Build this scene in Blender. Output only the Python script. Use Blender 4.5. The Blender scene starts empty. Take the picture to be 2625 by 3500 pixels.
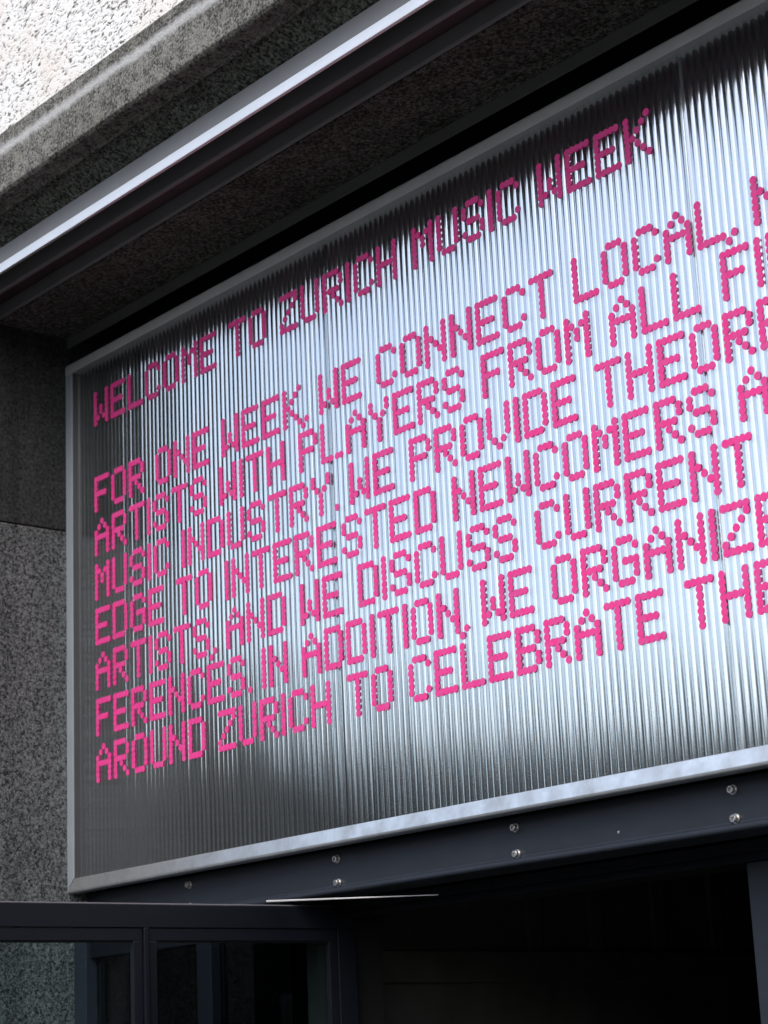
import bpy, bmesh, math, random
from mathutils import Matrix, Vector
random.seed(7)
S = bpy.context.scene
COL = S.collection
R_ = math.radians

# ------------------------------------------------------------------ camera
cam_d = bpy.data.cameras.new("camera"); cam = bpy.data.objects.new("camera", cam_d); COL.objects.link(cam)
RM = ((0.63886, 0.76802, -0.04469), (-0.23317, 0.13795, -0.96260), (-0.73313, 0.62539, 0.26721))  # right, down, forward
right, down, fwd = [Vector(r).normalized() for r in RM]
up = -(down - fwd * down.dot(fwd)).normalized()
right = fwd.cross(up).normalized()
M = Matrix.Identity(4)
for i in range(3):
    M[i][0] = right[i]; M[i][1] = up[i]; M[i][2] = -fwd[i]
M.translation = Vector((5.1766, -3.2569, 1.6))
cam.matrix_world = M
cam_d.sensor_width = 36.0
cam_d.lens = 7010.55 / 3500 * 36.0
cam_d.clip_start = 0.05; cam_d.clip_end = 2000
cam_d.dof.use_dof = True
cam_d.dof.focus_distance = 4.9
cam_d.dof.aperture_fstop = 5.0
S.camera = cam

# ------------------------------------------------------------------ sky, sun, exposure
SUN_EL, SUN_AZ = 44.0, 156.0      # azimuth: 0 = +Y, 180 = -Y (the street side)
w = bpy.data.worlds.new("World"); S.world = w; w.use_nodes = True
nt = w.node_tree; nt.nodes.clear()
sky = nt.nodes.new("ShaderNodeTexSky"); sky.sky_type = 'NISHITA'; sky.sun_disc = False
sky.sun_elevation = R_(SUN_EL); sky.sun_rotation = R_(SUN_AZ)
sky.air_density = 1.0; sky.dust_density = 3.0; sky.ozone_density = 1.0
bg = nt.nodes.new("ShaderNodeBackground"); bg.inputs[1].default_value = 0.15
wo = nt.nodes.new("ShaderNodeOutputWorld")
hs_ = nt.nodes.new("ShaderNodeHueSaturation"); hs_.inputs["Saturation"].default_value = 0.80   # veiled, whitish sky
nt.links.new(sky.outputs[0], hs_.inputs["Color"]); nt.links.new(hs_.outputs[0], bg.inputs[0]); nt.links.new(bg.outputs[0], wo.inputs[0])
sd = bpy.data.lights.new("sun", 'SUN'); sd.energy = 0.62; sd.angle = R_(35); sd.color = (1.0, 0.985, 0.96)
so = bpy.data.objects.new("sun", sd); COL.objects.link(so)
az, el = R_(SUN_AZ), R_(SUN_EL)
sdir = Vector((math.sin(az) * math.cos(el), math.cos(az) * math.cos(el), math.sin(el)))
so.rotation_euler = sdir.to_track_quat('Z', 'Y').to_euler()
S.view_settings.view_transform = 'Standard'
S.view_settings.look = 'None'
S.view_settings.exposure = 0.87
S.view_settings.gamma = 1.0
S.cycles.max_bounces = 10
S.cycles.transparent_max_bounces = 12
S.cycles.caustics_reflective = False

# ------------------------------------------------------------------ helpers
def tag(o, label=None, cat=None, group=None, kind=None):
    if label: o["label"] = label
    if cat: o["category"] = cat
    if group: o["group"] = group
    if kind or cat: o["kind"] = kind or "thing"
    return o

def link(name, bm, mat, parent=None, smooth=False, bevel=0.0, seg=2):
    bmesh.ops.recalc_face_normals(bm, faces=bm.faces)
    me = bpy.data.meshes.new(name); bm.to_mesh(me); bm.free()
    o = bpy.data.objects.new(name, me); COL.objects.link(o)
    me.materials.append(mat)
    if smooth:
        for p in me.polygons: p.use_smooth = True
    if bevel:
        b = o.modifiers.new("bevel", 'BEVEL'); b.width = bevel; b.segments = seg; b.limit_method = 'ANGLE'
        b.angle_limit = R_(30); b.harden_normals = False
    if parent: o.parent = parent
    return o

def empty(name, label, cat, loc=(0, 0, 0), group=None):
    o = bpy.data.objects.new(name, None); COL.objects.link(o)
    o.empty_display_size = 0.1
    o.location = loc
    return tag(o, label, cat, group)

def keep(o, parent):
    """child built in world coordinates under an Empty that is not at the origin"""
    o.parent = parent
    o.matrix_parent_inverse = Matrix.Translation(parent.location).inverted()
    return o

def box(bm, x0, x1, y0, y1, z0, z1):
    v = [bm.verts.new((x, y, z)) for x in (x0, x1) for y in (y0, y1) for z in (z0, z1)]
    for f in ((0, 1, 3, 2), (4, 6, 7, 5), (0, 4, 5, 1), (2, 3, 7, 6), (0, 2, 6, 4), (1, 5, 7, 3)):
        bm.faces.new([v[i] for i in f])
    return bm

def bx(*a):
    return box(bmesh.new(), *a)

def extr(poly, x0, x1):
    """closed (y, z) profile run along x"""
    bm = bmesh.new()
    a = [bm.verts.new((x0, y, z)) for y, z in poly]
    b = [bm.verts.new((x1, y, z)) for y, z in poly]
    n = len(poly)
    for i in range(n):
        bm.faces.new((a[i], a[(i + 1) % n], b[(i + 1) % n], b[i]))
    bm.faces.new(a); bm.faces.new(b[::-1])
    return bm

def cyl(bm, c, r, y0, y1, n=24, r1=None):
    """cylinder along y"""
    r1 = r if r1 is None else r1
    A = [bm.verts.new((c[0] + r * math.cos(2 * math.pi * i / n), y0, c[1] + r * math.sin(2 * math.pi * i / n))) for i in range(n)]
    B = [bm.verts.new((c[0] + r1 * math.cos(2 * math.pi * i / n), y1, c[1] + r1 * math.sin(2 * math.pi * i / n))) for i in range(n)]
    for i in range(n):
        bm.faces.new((A[i], A[(i + 1) % n], B[(i + 1) % n], B[i]))
    return A, B

class NT:
    def __init__(s, name):
        s.m = bpy.data.materials.new(name); s.m.use_nodes = True
        s.t = s.m.node_tree; s.t.nodes.clear()
        s.out = s.t.nodes.new("ShaderNodeOutputMaterial")
    def n(s, kind, **kw):
        d = s.t.nodes.new("ShaderNode" + kind)
        for k, v in kw.items():
            if k.startswith("i_"): d.inputs[k[2:].replace("_", " ")].default_value = v
            else: setattr(d, k, v)
        return d
    def l(s, a, b): s.t.links.new(a, b)
    def ramp(s, src, stops, interp='LINEAR'):
        r = s.n("ValToRGB"); r.color_ramp.interpolation = interp
        e = r.color_ramp.elements
        while len(e) < len(stops): e.new(0.5)
        for k, (p, c) in zip(e, stops):
            k.position = p; k.color = (c[0], c[1], c[2], 1) if not isinstance(c, (int, float)) else (c, c, c, 1)
        s.l(src, r.inputs[0]); return r.outputs[0]
    def coord(s, scale=(1, 1, 1)):
        tc = s.n("TexCoord"); mp = s.n("Mapping"); mp.inputs["Scale"].default_value = scale
        s.l(tc.outputs["Object"], mp.inputs[0]); return mp.outputs[0]
    def noise(s, v, scale, detail=4, rough=0.55):
        d = s.n("TexNoise"); d.inputs["Scale"].default_value = scale; d.inputs["Detail"].default_value = detail
        d.inputs["Roughness"].default_value = rough; s.l(v, d.inputs["Vector"]); return d.outputs["Fac"]
    def vor(s, v, scale, feature='F1'):
        d = s.n("TexVoronoi"); d.feature = feature; d.inputs["Scale"].default_value = scale
        s.l(v, d.inputs["Vector"]); return d
    def mix(s, a, b, fac, mode='MIX'):
        d = s.n("Mix"); d.data_type = 'RGBA'; d.blend_type = mode
        for sock, val in ((d.inputs[0], fac), (d.inputs[6], a), (d.inputs[7], b)):
            if hasattr(val, "links") or hasattr(val, "is_linked"): s.l(val, sock)
            else: sock.default_value = val if isinstance(val, (int, float)) else (val[0], val[1], val[2], 1)
        return d.outputs[2]
    def math(s, op, a, b):
        d = s.n("Math"); d.operation = op
        for sock, val in ((d.inputs[0], a), (d.inputs[1], b)):
            if hasattr(val, "is_linked"): s.l(val, sock)
            else: sock.default_value = val
        return d.outputs[0]
    def bump(s, h, strength, dist):
        d = s.n("Bump"); d.inputs["Strength"].default_value = strength; d.inputs["Distance"].default_value = dist
        s.l(h, d.inputs["Height"]); return d.outputs[0]
    def bsdf(s, color, rough=0.6, metal=0.0, normal=None, spec=0.5):
        d = s.n("BsdfPrincipled")
        for sock, val in ((d.inputs["Base Color"], color), (d.inputs["Roughness"], rough), (d.inputs["Metallic"], metal)):
            if hasattr(val, "is_linked"): s.l(val, sock)
            else: sock.default_value = val if isinstance(val, (int, float)) else (val[0], val[1], val[2], 1)
        d.inputs["Specular IOR Level"].default_value = spec
        if normal is not None: s.l(normal, d.inputs["Normal"])
        s.l(d.outputs[0], s.out.inputs[0]); return d

# ------------------------------------------------------------------ materials
def m_plaster():
    k = NT("white_roughcast")
    v = k.coord((0.5, 1, 1.0))
    warp = k.n("TexNoise"); warp.inputs["Scale"].default_value = 30; k.l(v, warp.inputs["Vector"])
    vv = k.n("VectorMath"); vv.operation = 'MULTIPLY_ADD'
    k.l(warp.outputs["Color"], vv.inputs[0]); vv.inputs[1].default_value = (0.03, 0.03, 0.03); k.l(v, vv.inputs[2])
    a = k.noise(vv.outputs[0], 98, 4, 0.62)
    b = k.noise(vv.outputs[0], 210, 2, 0.5)
    big = k.noise(k.coord(), 3.5, 3, 0.6)
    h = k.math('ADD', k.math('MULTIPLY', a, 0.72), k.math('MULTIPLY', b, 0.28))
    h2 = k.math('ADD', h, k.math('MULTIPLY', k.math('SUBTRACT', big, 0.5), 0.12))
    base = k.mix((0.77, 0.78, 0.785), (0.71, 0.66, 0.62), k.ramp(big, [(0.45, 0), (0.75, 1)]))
    c = k.mix((0.09, 0.075, 0.055), base, k.ramp(h2, [(0.39, 0), (0.475, 1)]))  # shade inside the pits painted dark; the bump alone shades little
    k.bsdf(c, 0.9, 0, k.bump(k.ramp(h2, [(0.3, 0), (0.55, 1)]), 0.55, 0.005), 0.2); return k.m

def m_concrete(name, lo, hi, scale=90, big=1.6, bumpd=0.003, contrast=(0.3, 0.72), fleck=None):
    k = NT(name)
    v = k.coord()
    a = k.noise(v, scale, 3, 0.62); b = k.noise(v, scale * 2.3, 2, 0.5); g = k.noise(v, big, 4, 0.6)
    h = k.math('ADD', k.math('MULTIPLY', a, 0.65), k.math('MULTIPLY', b, 0.35))
    c = k.mix(lo, hi, k.ramp(h, [(contrast[0], 0), (contrast[1], 1)]))
    c = k.mix(c, (0.45, 0.45, 0.45), k.ramp(g, [(0.3, 0.0), (0.75, 0.6)]), 'MULTIPLY')
    st = k.noise(k.coord((3.2, 3.2, 0.25)), 2.6, 5, 0.65)
    c = k.mix(c, (0.5, 0.5, 0.49), k.ramp(st, [(0.48, 0.0), (0.66, 0.75)]), 'MULTIPLY')
    if fleck:
        vo = k.vor(v, scale * 1.25)
        c = k.mix(c, fleck, k.ramp(vo.outputs["Distance"], [(0.12, 0.55), (0.34, 0)]))
    k.bsdf(c, 0.92, 0, k.bump(h, 0.7, bumpd), 0.15); return k.m

def m_ledge():
    k = NT("weathered_concrete")
    v = k.coord()
    a = k.noise(v, 130, 4, 0.65); b = k.noise(v, 34, 4, 0.6); g = k.noise(k.coord((1, 4, 6)), 2.4, 5, 0.65)
    h = k.math('ADD', k.math('MULTIPLY', a, 0.7), k.math('MULTIPLY', b, 0.3))
    c = k.mix((0.036, 0.036, 0.034), (0.30, 0.30, 0.285), k.ramp(h, [(0.41, 0), (0.61, 1)]))
    c = k.mix(c, (0.42, 0.41, 0.37), k.ramp(g, [(0.38, 0), (0.68, 0.6)]), 'MULTIPLY')
    c = k.mix(c, (0.19, 0.185, 0.16), k.ramp(b, [(0.5, 0), (0.72, 0.5)]))
    # lime run: a pale wandering streak along the face at about 4.125 m
    sp = k.n("SeparateXYZ"); tc = k.n("TexCoord"); k.l(tc.outputs["Object"], sp.inputs[0])
    wob = k.noise(k.coord((1, 0.01, 0.01)), 5.0, 4, 0.6)
    fine = k.noise(v, 45, 3, 0.6)
    z = k.math('ADD', sp.outputs[2], k.math('MULTIPLY', k.math('SUBTRACT', wob, 0.5), 0.03))
    z = k.math('ADD', z, k.math('MULTIPLY', k.math('SUBTRACT', fine, 0.5), 0.03))
    d = k.math('ABSOLUTE', k.math('SUBTRACT', z, 4.182), 0)
    c = k.mix(c, (0.46, 0.47, 0.48), k.ramp(d, [(0.005, 0.8), (0.021, 0)]))
    k.bsdf(c, 0.9, 0, k.bump(h, 0.9, 0.006), 0.15); return k.m

def m_metal(name, col, rough, metal=0.9, patch=0.25, scale=9, rvar=0.12, stretch=(1, 1, 1), spec=0.5, chips=False):
    k = NT(name)
    v = k.coord(stretch)
    g = k.noise(v, scale, 5, 0.6); f = k.noise(v, scale * 14, 2, 0.5)
    c = k.mix(col, tuple(x * (1 - patch) for x in col), k.ramp(g, [(0.35, 0), (0.68, 1)]))
    if chips:
        vo = k.vor(k.coord((1, 1, 1)), 9.0); fz = k.noise(k.coord(), 260, 2, 0.6)
        dd_ = k.math('ADD', vo.outputs['Distance'], k.math('MULTIPLY', fz, 0.06))
        c = k.mix((0.45, 0.46, 0.47), c, k.ramp(dd_, [(0.052, 0), (0.062, 1)]))
    r = k.math('ADD', rough - rvar / 2, k.math('MULTIPLY', g, rvar))
    k.bsdf(c, r, metal, k.bump(f, 0.12, 0.0006), spec); return k.m

def aniso(k, color, rough, an, normal=None):
    """gloss spread sideways by the fine drawn ribs of the sheet"""
    gl = k.n("BsdfAnisotropic"); gl.distribution = 'MULTI_GGX'
    for sock, val in ((gl.inputs["Color"], color), (gl.inputs["Roughness"], rough)):
        if hasattr(val, "is_linked"): k.l(val, sock)
        else: sock.default_value = val if isinstance(val, (int, float)) else (val[0], val[1], val[2], 1)
    gl.inputs["Anisotropy"].default_value = an
    tg = k.n("CombineXYZ"); tg.inputs[0].default_value = 1.0
    k.l(tg.outputs[0], gl.inputs["Tangent"])
    if normal is not None: k.l(normal, gl.inputs["Normal"])
    return gl.outputs[0]

def m_sheet():
    """inner wall of the fluted multiwall sheet: silvery, slightly milky"""
    k = NT("fluted_polycarbonate")
    v = k.coord((1, 1, 0.10)); g = k.noise(v, 30, 4, 0.6); q = k.noise(k.coord(), 2.2, 4, 0.6)
    d = k.noise(k.coord((1, 1, 0.25)), 9, 5, 0.65)
    c = k.mix((0.76, 0.79, 0.81), (0.62, 0.66, 0.69), k.ramp(g, [(0.3, 0), (0.7, 1)]))
    c = k.mix(c, (0.80, 0.82, 0.82), k.ramp(d, [(0.45, 0), (0.75, 0.8)]), 'MULTIPLY')
    r = k.math('ADD', 0.125, k.math('MULTIPLY', q, 0.05))
    a = aniso(k, c, r, -0.52, k.bump(g, 0.05, 0.002))
    k.l(a, k.out.inputs[0]); return k.m

def m_skin():
    k = NT("clear_skin")
    fr = k.n("LayerWeight"); fr.inputs[0].default_value = 0.12
    tr = k.n("BsdfTransparent"); tr.inputs[0].default_value = (0.93, 0.97, 0.975, 1)
    q = k.noise(k.coord((1, 1, 0.3)), 6, 4, 0.6)
    r = k.math('ADD', 0.08, k.math('MULTIPLY', q, 0.04))
    gl = aniso(k, (1.0, 1.0, 1.0), r, -0.5)
    ff = k.math("MULTIPLY_ADD", fr.outputs[0], 0.4); ff.node.inputs[2].default_value = 0.60
    mx = k.n("MixShader"); k.l(ff, mx.inputs[0]); k.l(tr.outputs[0], mx.inputs[1]); k.l(gl, mx.inputs[2])
    k.l(mx.outputs[0], k.out.inputs[0]); return k.m

def m_web():
    """the thin milky partitions between the flutes"""
    k = NT("milky_web")
    g = k.noise(k.coord((1, 1, 0.2)), 40, 3, 0.6)
    df = k.n("BsdfDiffuse"); k.l(k.mix((0.34, 0.40, 0.42), (0.24, 0.30, 0.325), k.ramp(g, [(0.35, 0), (0.65, 1)])), df.inputs[0])
    tr = k.n("BsdfTransparent"); tr.inputs[0].default_value = (0.92, 0.96, 0.97, 1)
    mx = k.n("MixShader"); mx.inputs[0].default_value = 0.32
    k.l(tr.outputs[0], mx.inputs[1]); k.l(df.outputs[0], mx.inputs[2]); k.l(mx.outputs[0], k.out.inputs[0]); return k.m

def m_glass():
    k = NT("door_glass")
    fr = k.n("Fresnel"); fr.inputs[0].default_value = 1.5
    tr = k.n("BsdfTransparent"); tr.inputs[0].default_value = (0.78, 0.86, 0.87, 1)
    gl = k.n("BsdfGlossy"); gl.inputs["Roughness"].default_value = 0.01
    mx = k.n("MixShader"); k.l(fr.outputs[0], mx.inputs[0]); k.l(tr.outputs[0], mx.inputs[1]); k.l(gl.outputs[0], mx.inputs[2])
    k.l(mx.outputs[0], k.out.inputs[0]); return k.m

def m_pink():
    k = NT("pink_dots")
    g = k.noise(k.coord((1, 1, 0.6)), 55, 2, 0.5); d = k.noise(k.coord(), 3.0, 4, 0.6)
    c = k.mix((0.92, 0.055, 0.32), (0.82, 0.095, 0.355), k.ramp(g, [(0.38, 0), (0.64, 1)]))
    c = k.mix(c, (0.86, 0.86, 0.86), k.ramp(d, [(0.45, 0), (0.7, 0.8)]), 'MULTIPLY')
    b = k.bsdf(c, 0.5, 0, None, 0.25)          # thin vinyl: a little light passes through
    tl = k.n("BsdfTranslucent"); k.l(c, tl.inputs[0])
    mx = k.n("MixShader"); mx.inputs[0].default_value = 0.22
    k.l(b.outputs[0], mx.inputs[1]); k.l(tl.outputs[0], mx.inputs[2]); k.l(mx.outputs[0], k.out.inputs[0]); return k.m

def m_plain(name, col, rough=0.6, var=0.25, scale=20, spec=0.4, bumpd=0.0):
    k = NT(name)
    g = k.noise(k.coord(), scale, 4, 0.6)
    c = k.mix(col, tuple(x * (1 - var) for x in col), k.ramp(g, [(0.35, 0), (0.7, 1)]))
    k.bsdf(c, rough, 0, k.bump(g, 0.3, bumpd) if bumpd else None, spec); return k.m

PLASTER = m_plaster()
LEDGE = m_ledge()
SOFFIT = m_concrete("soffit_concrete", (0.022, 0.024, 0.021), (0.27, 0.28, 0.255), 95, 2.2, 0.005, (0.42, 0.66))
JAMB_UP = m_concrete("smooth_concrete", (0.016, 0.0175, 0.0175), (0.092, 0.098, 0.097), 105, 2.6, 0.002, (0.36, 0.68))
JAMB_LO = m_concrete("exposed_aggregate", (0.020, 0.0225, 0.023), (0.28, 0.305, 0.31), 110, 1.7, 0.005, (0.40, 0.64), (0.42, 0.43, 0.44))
ALU = m_metal("aluminium", (0.88, 0.91, 0.94), 0.36, 0.9, 0.34, 15, 0.34)
TOPR = m_metal("shade_toned_top_rail", (0.50, 0.52, 0.545), 0.40, 0.25, 0.12, 7, 0.1)  # frame metal copy, its grey set for weaker light under the ledge
SIDER = m_metal("light_toned_side_rail", (0.28, 0.315, 0.36), 0.42, 0.15, 0.12, 7, 0.1)  # frame metal copy, toned to how brightly the left rail is lit
FASCIA = m_metal("ledge_shaded_metal", (0.21, 0.218, 0.235), 0.5, 0.0, 0.12, 6, 0.1, (1, 1, 0.3))  # rail metal toned darker, standing for the ledge's shade on the face
LIP = m_metal("sky_lit_metal", (0.95, 0.945, 0.94), 0.32, 0.65, 0.06, 6, 0.1)  # rail metal toned paler, standing for sky light on the lip
JOINT = m_metal("joint_profile", (0.035, 0.04, 0.045), 0.35, 0.0, 0.2, 8, 0.1)
JOINTP = m_metal("pale_joint_profile", (0.36, 0.39, 0.42), 0.35, 0.0, 0.2, 8, 0.1)
ANGM = m_metal("dark_angle_paint", (0.14, 0.14, 0.14), 0.5, 0.0, 0.15, 6, 0.1)
GREYM = m_metal("grey_divider_paint", (0.20, 0.20, 0.21), 0.45, 0.0, 0.12, 6, 0.1)
DARKM = m_metal("dark_slot_metal", (0.05, 0.05, 0.053), 0.42, 0.2, 0.2, 5, 0.1)
BOUNCE_TINT = m_plain("maroon_bounce_tint", (0.05, 0.03, 0.034), 0.6, 0.3, 6)  # pink reflection in the slot, painted as a maroon tone
STEEL = m_metal("blue_grey_painted_steel", (0.021, 0.0265, 0.0375), 0.42, 0.0, 0.18, 12, 0.12, (1, 1, 3), 0.35, True)
DOORM = m_metal("blue_black_door_paint", (0.0065, 0.008, 0.0125), 0.42, 0.0, 0.12, 14, 0.1, (1, 1, 1), 0.19)
SEALM = m_plain("highlight_grey_seal", (0.16, 0.155, 0.17), 0.5, 0.1, 30, 0.4)  # coloured pale to stand for highlights along the door's top edge
STAIN = m_metal("stainless_steel", (0.68, 0.67, 0.655), 0.36, 1.0, 0.2, 30, 0.1)
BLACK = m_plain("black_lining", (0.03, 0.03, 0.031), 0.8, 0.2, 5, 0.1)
RUBBER = m_plain("black_gasket", (0.012, 0.012, 0.013), 0.6, 0.1, 30, 0.3)
WOOD = m_plain("dark_stained_wood", (0.065, 0.064, 0.062), 0.6, 0.3, 8, 0.2, 0.001)
SHEET, SKIN, GLASS, PINK = m_sheet(), m_skin(), m_glass(), m_pink()
WEB = m_web()
PAVE = m_concrete("paving", (0.10, 0.105, 0.10), (0.17, 0.175, 0.165), 60, 0.5, 0.002)
RENDER_ = m_plain("dark_brick_render", (0.034, 0.033, 0.032), 0.9, 0.2, 1.5, 0.1)
ROOFM = m_plain("roof_tiles", (0.05, 0.042, 0.04), 0.85, 0.3, 6, 0.1)
WINM = m_plain("window_dark", (0.02, 0.024, 0.028), 0.12, 0.1, 2, 0.5)
WHITE = m_plain("grey_window_frame", (0.12, 0.12, 0.12), 0.5, 0.1, 10)

XJ = -0.15          # face of the left pier
XR = 5.05           # face of the right pier
ZS = 3.93           # soffit
XA, XB = -6.0, 9.0  # run of the facade

# ------------------------------------------------------------------ ground
g = bmesh.new()
bmesh.ops.create_grid(g, x_segments=8, y_segments=8, size=400)
tag(link("ground", g, PAVE), kind="structure")

# ------------------------------------------------------------------ facade masonry
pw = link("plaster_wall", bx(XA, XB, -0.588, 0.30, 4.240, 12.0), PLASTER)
tag(pw, "bright white roughcast plaster wall with dark pits above the concrete ledge", "wall")

led = empty("concrete_ledge", "weathered grey concrete ledge with a pale lime streak above the metal rail", "ledge", (2.0, -0.60, 4.05))
keep(link("fascia", extr([(-0.600, 4.061), (-0.600, 4.239), (-0.40, 4.239), (-0.40, 4.060), (-0.5355, 4.050), (-0.5355, 4.0405), (-0.5440, 4.0395), (-0.5480, 4.0465), (-0.590, 4.052)], XA, XB), LEDGE, bevel=0.006, seg=3), led)
keep(link("underside", extr([(-0.535, 4.043), (-0.535, 4.0495), (-0.401, 4.0495), (-0.401, 4.0005), (-0.460, 4.0005)], XA, XB), SOFFIT, bevel=0.003), led)

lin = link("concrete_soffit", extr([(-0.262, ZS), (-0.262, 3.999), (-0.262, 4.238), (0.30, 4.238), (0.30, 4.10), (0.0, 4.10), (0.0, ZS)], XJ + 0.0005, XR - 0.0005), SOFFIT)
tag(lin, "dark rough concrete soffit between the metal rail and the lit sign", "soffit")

pier = empty("concrete_pier", "grey exposed aggregate concrete pier on the left of the dotted sign", "pier", (XJ - 0.6, -0.3, 0))
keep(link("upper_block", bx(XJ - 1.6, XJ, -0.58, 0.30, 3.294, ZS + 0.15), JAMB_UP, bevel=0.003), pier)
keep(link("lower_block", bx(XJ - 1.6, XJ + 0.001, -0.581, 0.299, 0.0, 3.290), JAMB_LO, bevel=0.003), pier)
pier2 = link("concrete_pier", bx(XR, XR + 1.6, -0.58, 0.31, 0.0, ZS - 0.002), JAMB_LO, bevel=0.004)
tag(pier2, "grey concrete pier closing the far end of the entrance opening", "pier")

# ------------------------------------------------------------------ metal rail under the ledge
rail = empty("metal_rail", "long metal shade rail with a lip coloured pale for sky light and dark slots under the concrete ledge", "rail", (2.0, -0.45, 3.99))
keep(link("face_plate", extr([(-0.4700, 3.9990), (-0.4700, 3.9475), (-0.4660, 3.9475), (-0.4660, 3.9990)], XA, XB), FASCIA), rail)
keep(link("lip", extr([(-0.4735, 3.9470), (-0.4742, 3.9460), (-0.4726, 3.9212), (-0.4730, 3.9190), (-0.4640, 3.9190), (-0.4640, 3.9470)], XA, XB), LIP), rail)
keep(link("slot_roof", bx(XA, XB, -0.4655, -0.264, 3.985, 3.998), DARKM), rail)
keep(link("bounce_strip", bx(XA, XB, -0.369, -0.275, 3.9765, 3.9845), BOUNCE_TINT), rail)  # strip carrying the painted pink reflection
keep(link("divider", extr([(-0.3850, 3.9845), (-0.3850, 3.9370), (-0.3835, 3.9335), (-0.3800, 3.9320), (-0.3720, 3.9320), (-0.3700, 3.9340), (-0.3700, 3.9845)], XA, XB), GREYM, bevel=0.0015), rail)
keep(link("back_leg", extr([(-0.2720, 3.9845), (-0.2720, 3.9400), (-0.2690, 3.9340), (-0.2635, 3.9340), (-0.2635, 3.9845)], XA, XB), GREYM, bevel=0.001), rail)

# ------------------------------------------------------------------ steel angle and dark cavity over the sign
ang = link("steel_angle", extr([(-0.012, ZS - 0.001), (-0.012, 3.8950), (-0.006, 3.8950), (-0.006, ZS - 0.001)], XJ + 0.002, XR), ANGM, bevel=0.001)
tag(ang, "thin dark steel angle along the back edge of the soffit over the sign", "trim")
cav = link("added_back_wall", bx(XJ, XR, 0.22, 0.30, 2.10, 4.099), BLACK)  # dark wall added to keep sky light out behind the sign
tag(cav, "black wall added behind the sign to keep sky light out of the gap", "wall")

# ------------------------------------------------------------------ the sign
U = 0.016
H0 = 3.7003
LP = 8.6555
sign = empty("dotted_sign", "fluted translucent sign with pink dotted lettering in a metal frame over the doors", "sign", (2.4, 0.0, 2.18))
PX = [-0.128, 1.156, 2.4475, 3.739, 5.028]
YF = -0.019
XE = XR - 0.004
def rail_obj(bm, **kw):
    return keep(link("frame_rail", bm, ALU, **kw), sign)
brb = (extr([(YF, 2.1855), (YF + 0.0032, 2.2185), (0.020, 2.2185), (0.020, 2.1775), (-0.0145, 2.1775), (-0.018, 2.180)], XJ + 0.003, XE))
for v in brb.verts:                      # mitred corner
    if v.co.x < 0: v.co.x += 0.038 * max(0.0, (v.co.z - 2.1855) / 0.033)
rail_obj(brb, bevel=0.0018, seg=3)
rail_obj_top = keep(link("frame_rail", extr([(YF, 3.8005), (YF, 3.8300), (YF + 0.002, 3.8325), (YF + 0.006, 3.8335), (YF + 0.008, 3.8380), (0.020, 3.8380), (0.020, 3.8005)], XJ + 0.003, XE), TOPR, bevel=0.0012), sign)
lrb = bx(XJ + 0.003, -0.109, YF + 0.0008, 0.020, 2.2190, 3.8003)
for v in lrb.verts:
    if v.co.z < 3 and v.co.x < -0.13: v.co.z = 2.1862
keep(link("frame_rail", lrb, SIDER, bevel=0.0018, seg=3), sign)
keep(link("inner_shade_strip", bx(-0.1088, -0.1075, YF + 0.003, 0.004, 2.2190, 3.8000), DARKM), sign)  # dark strip added to dim the rail's bright inner side
rail_obj(bx(XE - 0.038, XE, YF + 0.0008, 0.020, 2.2187, 3.8003), bevel=0.0018, seg=3)

NCELL, NS = 61, 16
for x in PX[1:4]:
    keep(link("joint_strip", bx(x - 0.012, x + 0.012, 0.0108, 0.0128, 2.206, 3.812), JOINT if x < 2 else JOINTP), sign)
for pi in range(4):
    x0, x1 = PX[pi] + (0.0065 if pi == 1 else 0.0042), PX[pi + 1] - (0.0065 if pi == 0 else 0.0042)
    pitch = (x1 - x0) / NCELL
    bm = bmesh.new(); prev = None
    for ci in range(NCELL):
        A = 0.0014 * random.uniform(0.85, 1.15); B = 0.00022 * random.uniform(0.4, 1.4); ph = random.uniform(-0.5, 0.5); off = random.uniform(-0.00012, 0.00012)
        for s in range(NS if ci < NCELL - 1 else NS + 1):
            t = s / NS
            fade = math.sin(math.pi * t)
            y = 0.0090 - A * math.sin(math.pi * t) + B * fade * math.sin(6 * math.pi * t + ph) + off * fade
            x = x0 + (ci + t) * pitch
            row = [bm.verts.new((x, y, 2.205 + (3.815 - 2.205) * zz / 6)) for zz in range(7)]
            if prev:
                for zz in range(6):
                    bm.faces.new((prev[zz], row[zz], row[zz + 1], prev[zz + 1]))
            prev = row
    pn = keep(link("fluted_panel", bm, SHEET, smooth=True), sign)
    bm = bmesh.new(); prev = None
    for ci in range(NCELL):
        A = 0.00052 * random.uniform(0.85, 1.15); B = 0.00022 * random.uniform(0.3, 1.3); ph = random.uniform(-0.6, 0.6)
        for s in range(NS if ci < NCELL - 1 else NS + 1):
            t = s / NS
            y = 0.0004 + A * (1 - math.cos(2 * math.pi * t)) + B * math.sin(math.pi * t) * (1 + math.sin(6 * math.pi * t + ph))
            x = x0 + (ci + t) * pitch
            row = [bm.verts.new((x, y, 2.206 + (3.812 - 2.206) * zz / 3)) for zz in range(4)]
            if prev:
                for zz in range(3):
                    bm.faces.new((prev[zz], row[zz], row[zz + 1], prev[zz + 1]))
            prev = row
    for ci in range(1, NCELL):
        x = x0 + ci * pitch + random.uniform(-0.0002, 0.0002)
        f = bm.faces.new([bm.verts.new(q) for q in ((x, 0.0012, 2.206), (x, 0.0080, 2.206), (x, 0.0080, 3.812), (x, 0.0012, 3.812))])
        f.material_index = 1
    sk = link("clear_face", bm, SKIN, smooth=True); sk.data.materials.append(WEB)
    sk.parent = pn
    sk.matrix_parent_inverse = pn.matrix_world.inverted()

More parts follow.
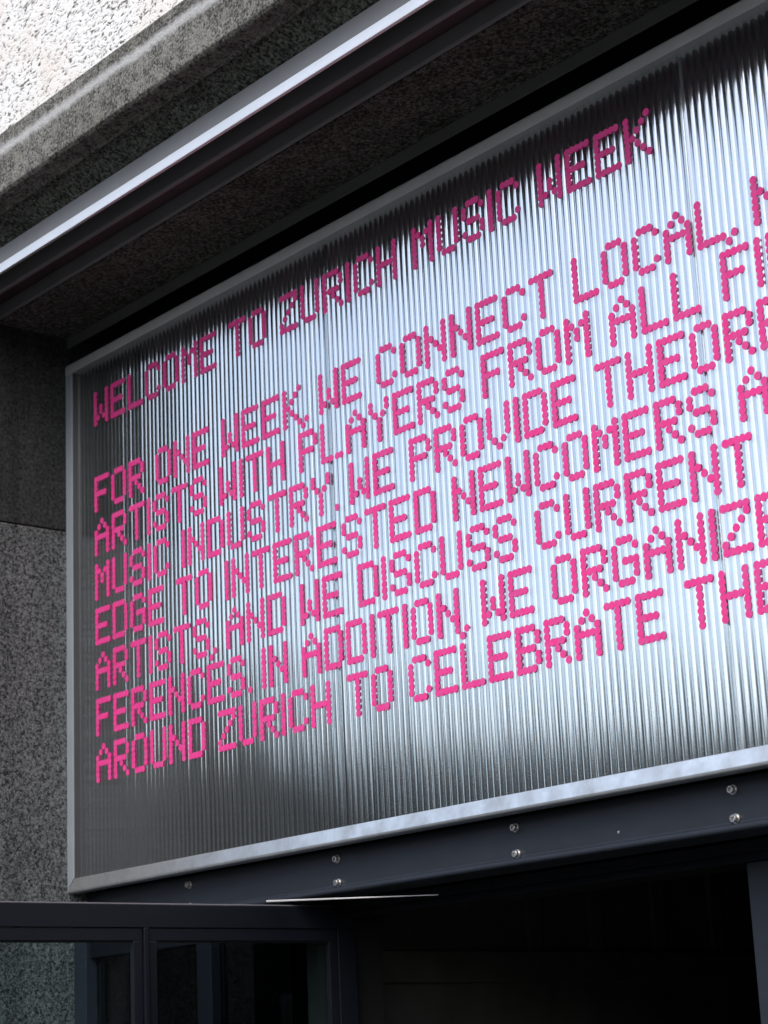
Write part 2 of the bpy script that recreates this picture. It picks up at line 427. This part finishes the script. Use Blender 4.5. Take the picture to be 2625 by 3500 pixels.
FONT = {
'A': "..#..|.#.#.|#...#|#####|#...#|#...#|#...#", 'B': "####.|#...#|#...#|####.|#...#|#...#|####.",
'C': ".###.|#...#|#....|#....|#....|#...#|.###.", 'D': "####.|#...#|#...#|#...#|#...#|#...#|####.",
'E': "#####|#....|#....|####.|#....|#....|#####", 'F': "#####|#....|#....|####.|#....|#....|#....",
'G': ".###.|#...#|#....|#.###|#...#|#...#|.###.", 'H': "#...#|#...#|#...#|#####|#...#|#...#|#...#",
'I': "#|#|#|#|#|#|#", 'K': "#...#|#..#.|#.#..|##...|#.#..|#..#.|#...#", 'L': "#....|#....|#....|#....|#....|#....|#####",
'M': "#...#|##.##|#.#.#|#.#.#|#...#|#...#|#...#", 'N': "#...#|#...#|##..#|#.#.#|#..##|#...#|#...#",
'O': ".###.|#...#|#...#|#...#|#...#|#...#|.###.", 'P': "####.|#...#|#...#|####.|#....|#....|#....",
'R': "####.|#...#|#...#|####.|#.#..|#..#.|#...#", 'S': ".###.|#...#|#....|.###.|....#|#...#|.###.",
'T': "#####|..#..|..#..|..#..|..#..|..#..|..#..", 'U': "#...#|#...#|#...#|#...#|#...#|#...#|.###.",
'V': "#...#|#...#|#...#|#...#|#...#|.#.#.|..#..", 'W': "#...#|#...#|#...#|#.#.#|#.#.#|##.##|#...#",
'Y': "#...#|#...#|.#.#.|..#..|..#..|..#..|..#..", 'Z': "#####|....#|...#.|..#..|.#...|#....|#####",
'.': ".|.|.|.|.|.|#"}
LINES = [(0, "WELCOME TO ZURICH MUSIC WEEK", 0.40), (2, "FOR ONE WEEK, WE CONNECT LOCAL, N", 0.12), (3, "ARTISTS WITH PLAYERS FROM ALL FIE", 0.70),
         (4, "MUSIC INDUSTRY. WE PROVIDE THEORE", 0.15), (5, "EDGE TO INTERESTED NEWCOMERS A", 0.65), (6, "ARTISTS, AND WE DISCUSS CURRENT", 0.15),
         (7, "FERENCES. IN ADDITION, WE ORGANIZE", -0.30), (8, "AROUND ZURICH TO CELEBRATE THE", 0.50)]
RD = 0.0094
for li, txt, sh in LINES:
    bm = bmesh.new(); c0 = 0; used = {}
    def flush():
        keep(link("lettering", bm, PINK), sign)
    def dot(c, r):
        if (c, r) in used: return
        used[(c, r)] = 1
        xs = (c + (sh if c > 72.2 else 0)) * U
        z = H0 - U * (li * LP + r)
        if abs(xs - PX[1]) < 0.004: xs += 0.002
        y = -0.0006 - 0.00009 * ((c % 3) + 3 * (r % 3)) - 0.00003 * ((c * 7 + r * 5) % 3)
        rr = RD * random.uniform(0.97, 1.03)
        xs += random.uniform(-0.0003, 0.0003); z += random.uniform(-0.0003, 0.0003)
        n = 20
        ring = [bm.verts.new((xs + rr * math.cos(2 * math.pi * i / n), y, z + rr * math.sin(2 * math.pi * i / n))) for i in range(n)]
        bm.faces.new(ring)
    for ch in txt:
        if ch == ' ':
            flush(); bm = bmesh.new(); c0 += 3; continue
        if ch == ',':
            flush(); bm = bmesh.new()
            dot(c0, 6); dot(c0 - 1, 7); c0 += 1; continue
        rows = FONT[ch].split('|')
        for r, s in enumerate(rows):
            for c, q in enumerate(s):
                if q == '#': dot(c0 + c, r)
        c0 += len(rows[0]) + 1
        if ch == '.': c0 -= 1
    flush()

# ------------------------------------------------------------------ steel channel beam below the sign
beam = empty("steel_beam", "dark blue-grey steel channel beam with socket head bolts under the sign", "beam", (2.4, 0.05, 2.06))
prof = [(0.050, 2.1765), (0.050, 2.0860), (0.048, 2.0815), (0.042, 2.0785), (0.006, 2.0740), (0.002, 2.0725), (0.000, 2.0690), (0.000, 2.0650), (0.002, 2.0610), (0.006, 2.0590),
        (0.110, 2.0580), (0.110, 2.1765)]
keep(link("channel", extr(prof, XJ + 0.004, XR), STEEL, bevel=0.0012), beam)

def bolt_at(x, z):
    bm = bmesh.new()
    yh, yw = 0.0365, 0.0490
    A, B = cyl(bm, (x, z), 0.0081, yh + 0.0010, yw - 0.0026, 28)
    C2, _ = cyl(bm, (x, z), 0.0073, yh, yh + 0.0010, 28, 0.0081)
    n = 28
    hexr = 0.0053; d = yh + 0.0085
    hx = [bm.verts.new((x + hexr * math.cos(math.pi / 6 + 2 * math.pi * i / n * 1.0) * (0.90 + 0.10 * math.cos(6 * 2 * math.pi * i / n)), yh, z + hexr * math.sin(math.pi / 6 + 2 * math.pi * i / n) * (0.90 + 0.10 * math.cos(6 * 2 * math.pi * i / n)))) for i in range(n)]
    hd = [bm.verts.new((v.co.x, d, v.co.z)) for v in hx]
    for i in range(n):
        j = (i + 1) % n
        # ring between rim circle and socket: the socket starts 30 degrees further round
        bm.faces.new((C2[(i + 2) % n], C2[(j + 2) % n], hx[j], hx[i]))
        bm.faces.new((hx[i], hx[j], hd[j], hd[i]))
    bm.faces.new(hd)
    b = link("bolt", bm, STAIN)
    wb = bmesh.new()
    A, B = cyl(wb, (x, z), 0.0105, 0.0466, 0.0498, 28)
    C3 = [wb.verts.new((x + 0.006 * math.cos(2 * math.pi * i / 28), 0.0466, z + 0.006 * math.sin(2 * math.pi * i / 28))) for i in range(28)]
    for i in range(28): wb.faces.new((A[i], A[(i + 1) % 28], C3[(i + 1) % 28], C3[i]))
    wsh = link("washer", wb, STAIN, bevel=0.0004)
    keep(b, beam); wsh.parent = b; wsh.matrix_parent_inverse = Matrix.Identity(4)
    return b
for x in (0.392, 1.056, 1.719, 2.379, 3.042, 3.704):
    for z in (2.1515, 2.0915):
        bolt_at(x + random.uniform(-0.001, 0.001), z)

# ------------------------------------------------------------------ door frame under the beam
df = empty("door_frame", "blue-grey metal door frame with a right post and a glazed side panel", "door frame", (1.5, 0.15, 0))
keep(link("head", bx(XJ + 0.004, XR - 0.2, 0.140, 0.260, 2.0350, 2.0570), DOORM, bevel=0.001), df)
keep(link("head_stop", bx(XJ + 0.004, XR - 0.2, 0.180, 0.320, 2.0180, 2.0345), DOORM, bevel=0.001), df)
keep(link("post", bx(2.271, 2.42, 0.196, 0.30, 0.0, 2.0175), STEEL, bevel=0.002), df)
keep(link("post", bx(XJ + 0.003, -0.080, 0.004, 0.09, 0.0, 2.057), STEEL, bevel=0.002), df)
keep(link("post", bx(0.472, 0.540, 0.012, 0.075, 0.0, 2.057), DOORM, bevel=0.002), df)
keep(link("post", bx(0.800, 0.905, 0.215, 0.31, 0.0, 2.0175), RUBBER, bevel=0.002), df)
keep(link("glass_pane", bx(-0.079, 0.471, 0.040, 0.046, 0.02, 2.050), GLASS), df)
keep(link("glass_pane", bx(0.541, 0.86, 0.040, 0.046, 0.02, 2.050), GLASS), df)
keep(link("transom_bar", bx(-0.079, 0.471, 0.018, 0.070, 1.985, 2.057), DOORM, bevel=0.002), df)

# ------------------------------------------------------------------ open glazed door (turned out into the street)
OD = Vector((0.93, 0.20, 2.045)); ED = Vector((-0.0721, -0.9974, 0)).normalized(); ND = Vector((0.9974, -0.0721, 0)).normalized()
door = empty("glazed_door", "open blue-black door leaf with two glass panes below the sign's left corner", "door", (OD.x, OD.y, 0.02))
def dbox(name, u0, u1, v0, v1, d0, d1, mat, bevel=0.0012, parent=None):
    """u from hinge outwards, v down from the door top, d towards the viewer's side"""
    bm = bx(u0, u1, d0, d1, -v1, -v0)
    for v in bm.verts:
        v.co = OD + ED * v.co.x + ND * v.co.y + Vector((0, 0, v.co.z))
    o = keep(link(name, bm, mat, bevel=bevel), parent or door)
    return o
LD, VB = 1.16, 2.02
dbox("top_rail", 0.0, LD, 0.0, 0.0565, -0.060, 0.0, DOORM, 0.0016)
dbox("hinge_stile", 0.0, 0.0560, 0.0567, VB, -0.060, -0.0002, DOORM, 0.0016)
dbox("lock_stile", LD - 0.056, LD, 0.0567, VB, -0.060, -0.0002, DOORM, 0.0016)
dbox("bottom_rail", 0.0562, LD - 0.0562, VB - 0.12, VB, -0.060, -0.0002, DOORM, 0.0016)
dbox("mullion", 0.619, 0.6317, 0.0567, VB - 0.121, -0.060, 0.004, DOORM, 0.0016)
for u0, u1 in ((0.0576, 0.6175), (0.6332, LD - 0.0576)):
    dbox("glazing_bead", u0, u1, 0.0580, 0.0880, -0.022, -0.0035, DOORM, 0.0014)
    dbox("glazing_bead", u0, u0 + 0.0247, 0.0882, VB - 0.122, -0.022, -0.0035, DOORM, 0.0014)
    dbox("glazing_bead", u1 - 0.0247, u1, 0.0882, VB - 0.122, -0.022, -0.0035, DOORM, 0.0014)
    dbox("gasket", u0 + 0.0252, u1 - 0.0252, 0.0883, 0.0915, -0.022, -0.010, RUBBER, 0)
    dbox("glass_pane", u0 + 0.010, u1 - 0.010, 0.075, VB - 0.11, -0.032, -0.024, GLASS, 0)
# top edge seals, their pale colour painting the edge highlights
dbox("top_seal", 0.02, LD, -0.0040, -0.0003, -0.022, -0.012, SEALM, 0.0012)
dbox("top_seal", 0.02, LD, -0.0075, -0.0003, -0.058, -0.046, SEALM, 0.0012)
# closer arm: a flat bright bar from the leaf to the frame head
pa, pb = Vector((0.942, -0.092, 2.0525)), Vector((1.385, 0.096, 2.0310))
dd = (pb - pa).normalized(); nn = Vector((dd.y, -dd.x, 0))
bm = bmesh.new()
vs = []
for p_, wd in ((pa, 0.009), (pb, 0.004)):
    for s1, s2 in ((-1, -1), (1, -1), (1, 1), (-1, 1)):
        vs.append(bm.verts.new(p_ + nn * wd * s1 + Vector((0, 0, (0.0026 if p_ is pa else 0.0012) * s2))))
for f in ((0, 1, 2, 3), (7, 6, 5, 4), (0, 4, 5, 1), (1, 5, 6, 2), (2, 6, 7, 3), (3, 7, 4, 0)):
    bm.faces.new([vs[i] for i in f])
keep(link("closer_arm", bm, STAIN, bevel=0.0008), door)

# ------------------------------------------------------------------ dark passage behind the doors
pas = empty("panelled_wall", "dark wooden panelled wall with upright battens inside the doorway", "wall", (0.74, 2.0, 0))
keep(link("backing_board", bx(0.55, 0.740, 0.33, 6.0, 0.0, 2.30), WOOD), pas)
for k, y in enumerate((1.022, 1.283, 1.562, 1.83, 2.10, 2.37, 2.64, 2.91)):
    keep(link("batten", bx(0.7402, 0.756, y - 0.026, y + 0.026, 1.948, 2.299), WOOD, bevel=0.002), pas)
keep(link("cross_rail", bx(0.7402, 0.760, 0.34, 5.9, 1.86, 1.946), WOOD, bevel=0.002), pas)
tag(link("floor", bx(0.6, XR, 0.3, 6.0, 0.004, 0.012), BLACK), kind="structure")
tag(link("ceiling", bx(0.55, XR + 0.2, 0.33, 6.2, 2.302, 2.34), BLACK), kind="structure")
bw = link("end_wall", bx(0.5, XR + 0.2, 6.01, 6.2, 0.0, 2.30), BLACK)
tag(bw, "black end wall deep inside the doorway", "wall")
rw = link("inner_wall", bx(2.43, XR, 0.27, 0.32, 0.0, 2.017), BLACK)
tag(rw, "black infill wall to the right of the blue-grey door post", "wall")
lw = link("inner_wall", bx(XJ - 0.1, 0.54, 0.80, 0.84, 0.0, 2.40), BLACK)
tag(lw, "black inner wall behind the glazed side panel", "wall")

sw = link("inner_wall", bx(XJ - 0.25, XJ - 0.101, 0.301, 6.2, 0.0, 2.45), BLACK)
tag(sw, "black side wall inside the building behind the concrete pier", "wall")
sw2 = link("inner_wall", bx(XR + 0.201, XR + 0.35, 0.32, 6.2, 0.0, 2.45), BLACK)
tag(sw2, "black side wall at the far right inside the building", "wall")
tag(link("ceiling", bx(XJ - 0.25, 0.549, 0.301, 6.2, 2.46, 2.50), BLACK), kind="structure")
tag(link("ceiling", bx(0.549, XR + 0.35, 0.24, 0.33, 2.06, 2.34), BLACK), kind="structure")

# ------------------------------------------------------------------ unseen house, added and sized to darken the sign's reflection
hs = empty("unseen_opposite_house", "dark rendered house across the square, mirrored darkly in the sign", "house", (-30, -20, 0))
HX0, HX1, HY0, HY1, HZ = -60.0, -15.5, -26.0, -14.0, 6.0
keep(link("wall", bx(HX0, HX1, HY0, HY1, 0, HZ), RENDER_), hs)
keep(link("roof", extr([(HY1 + 0.5, HZ), (HY0 - 0.5, HZ), ((HY0 + HY1) / 2, HZ + 2.2)], HX0 - 0.4, HX1 + 0.4), ROOFM), hs)
for i in range(14):
    for zz in (1.0, 4.1):
        x = HX0 + 2 + i * 3.1
        f = keep(link("window", bx(x, x + 1.3, HY1 - 0.05, HY1 + 0.06, zz, zz + 1.8), WHITE), hs)
        pn = link("pane", bx(x + 0.1, x + 1.2, HY1 + 0.061, HY1 + 0.075, zz + 0.1, zz + 1.7), WINM); pn.parent = f; pn.matrix_parent_inverse = Matrix.Identity(4)

def unseen_far_house(name, label, x0, x1, wall, ridge):  # unseen houses, heights shaped to darken the sign's low reflections
    h = empty(name, label, "house", ((x0 + x1) / 2, -36, 0))
    keep(link("wall", bx(x0, x1, -40.0, -31.0, 0, wall), RENDER_), h)
    keep(link("roof", extr([(-30.5, wall), (-40.5, wall), (-35.5, ridge)], x0 - 0.4, x1 + 0.4), ROOFM), h)
    x = x0 + 1.5
    while x < x1 - 2.5:
        f = keep(link("window", bx(x, x + 1.4, -31.05, -30.94, 1.1, 2.9), WHITE), h)
        pn = link("pane", bx(x + 0.1, x + 1.3, -30.939, -30.925, 1.2, 2.8), WINM); pn.parent = f; pn.matrix_parent_inverse = Matrix.Identity(4)
        x += 3.2
unseen_far_house("unseen_far_house", "dark steep-roofed house at the far side of the square beyond the camera", -44.0, -20.0, 6.2, 9.2)
unseen_far_house("unseen_far_house", "long low dark house at the far side of the square beyond the camera", -19.0, 40.0, 5.4, 8.35)
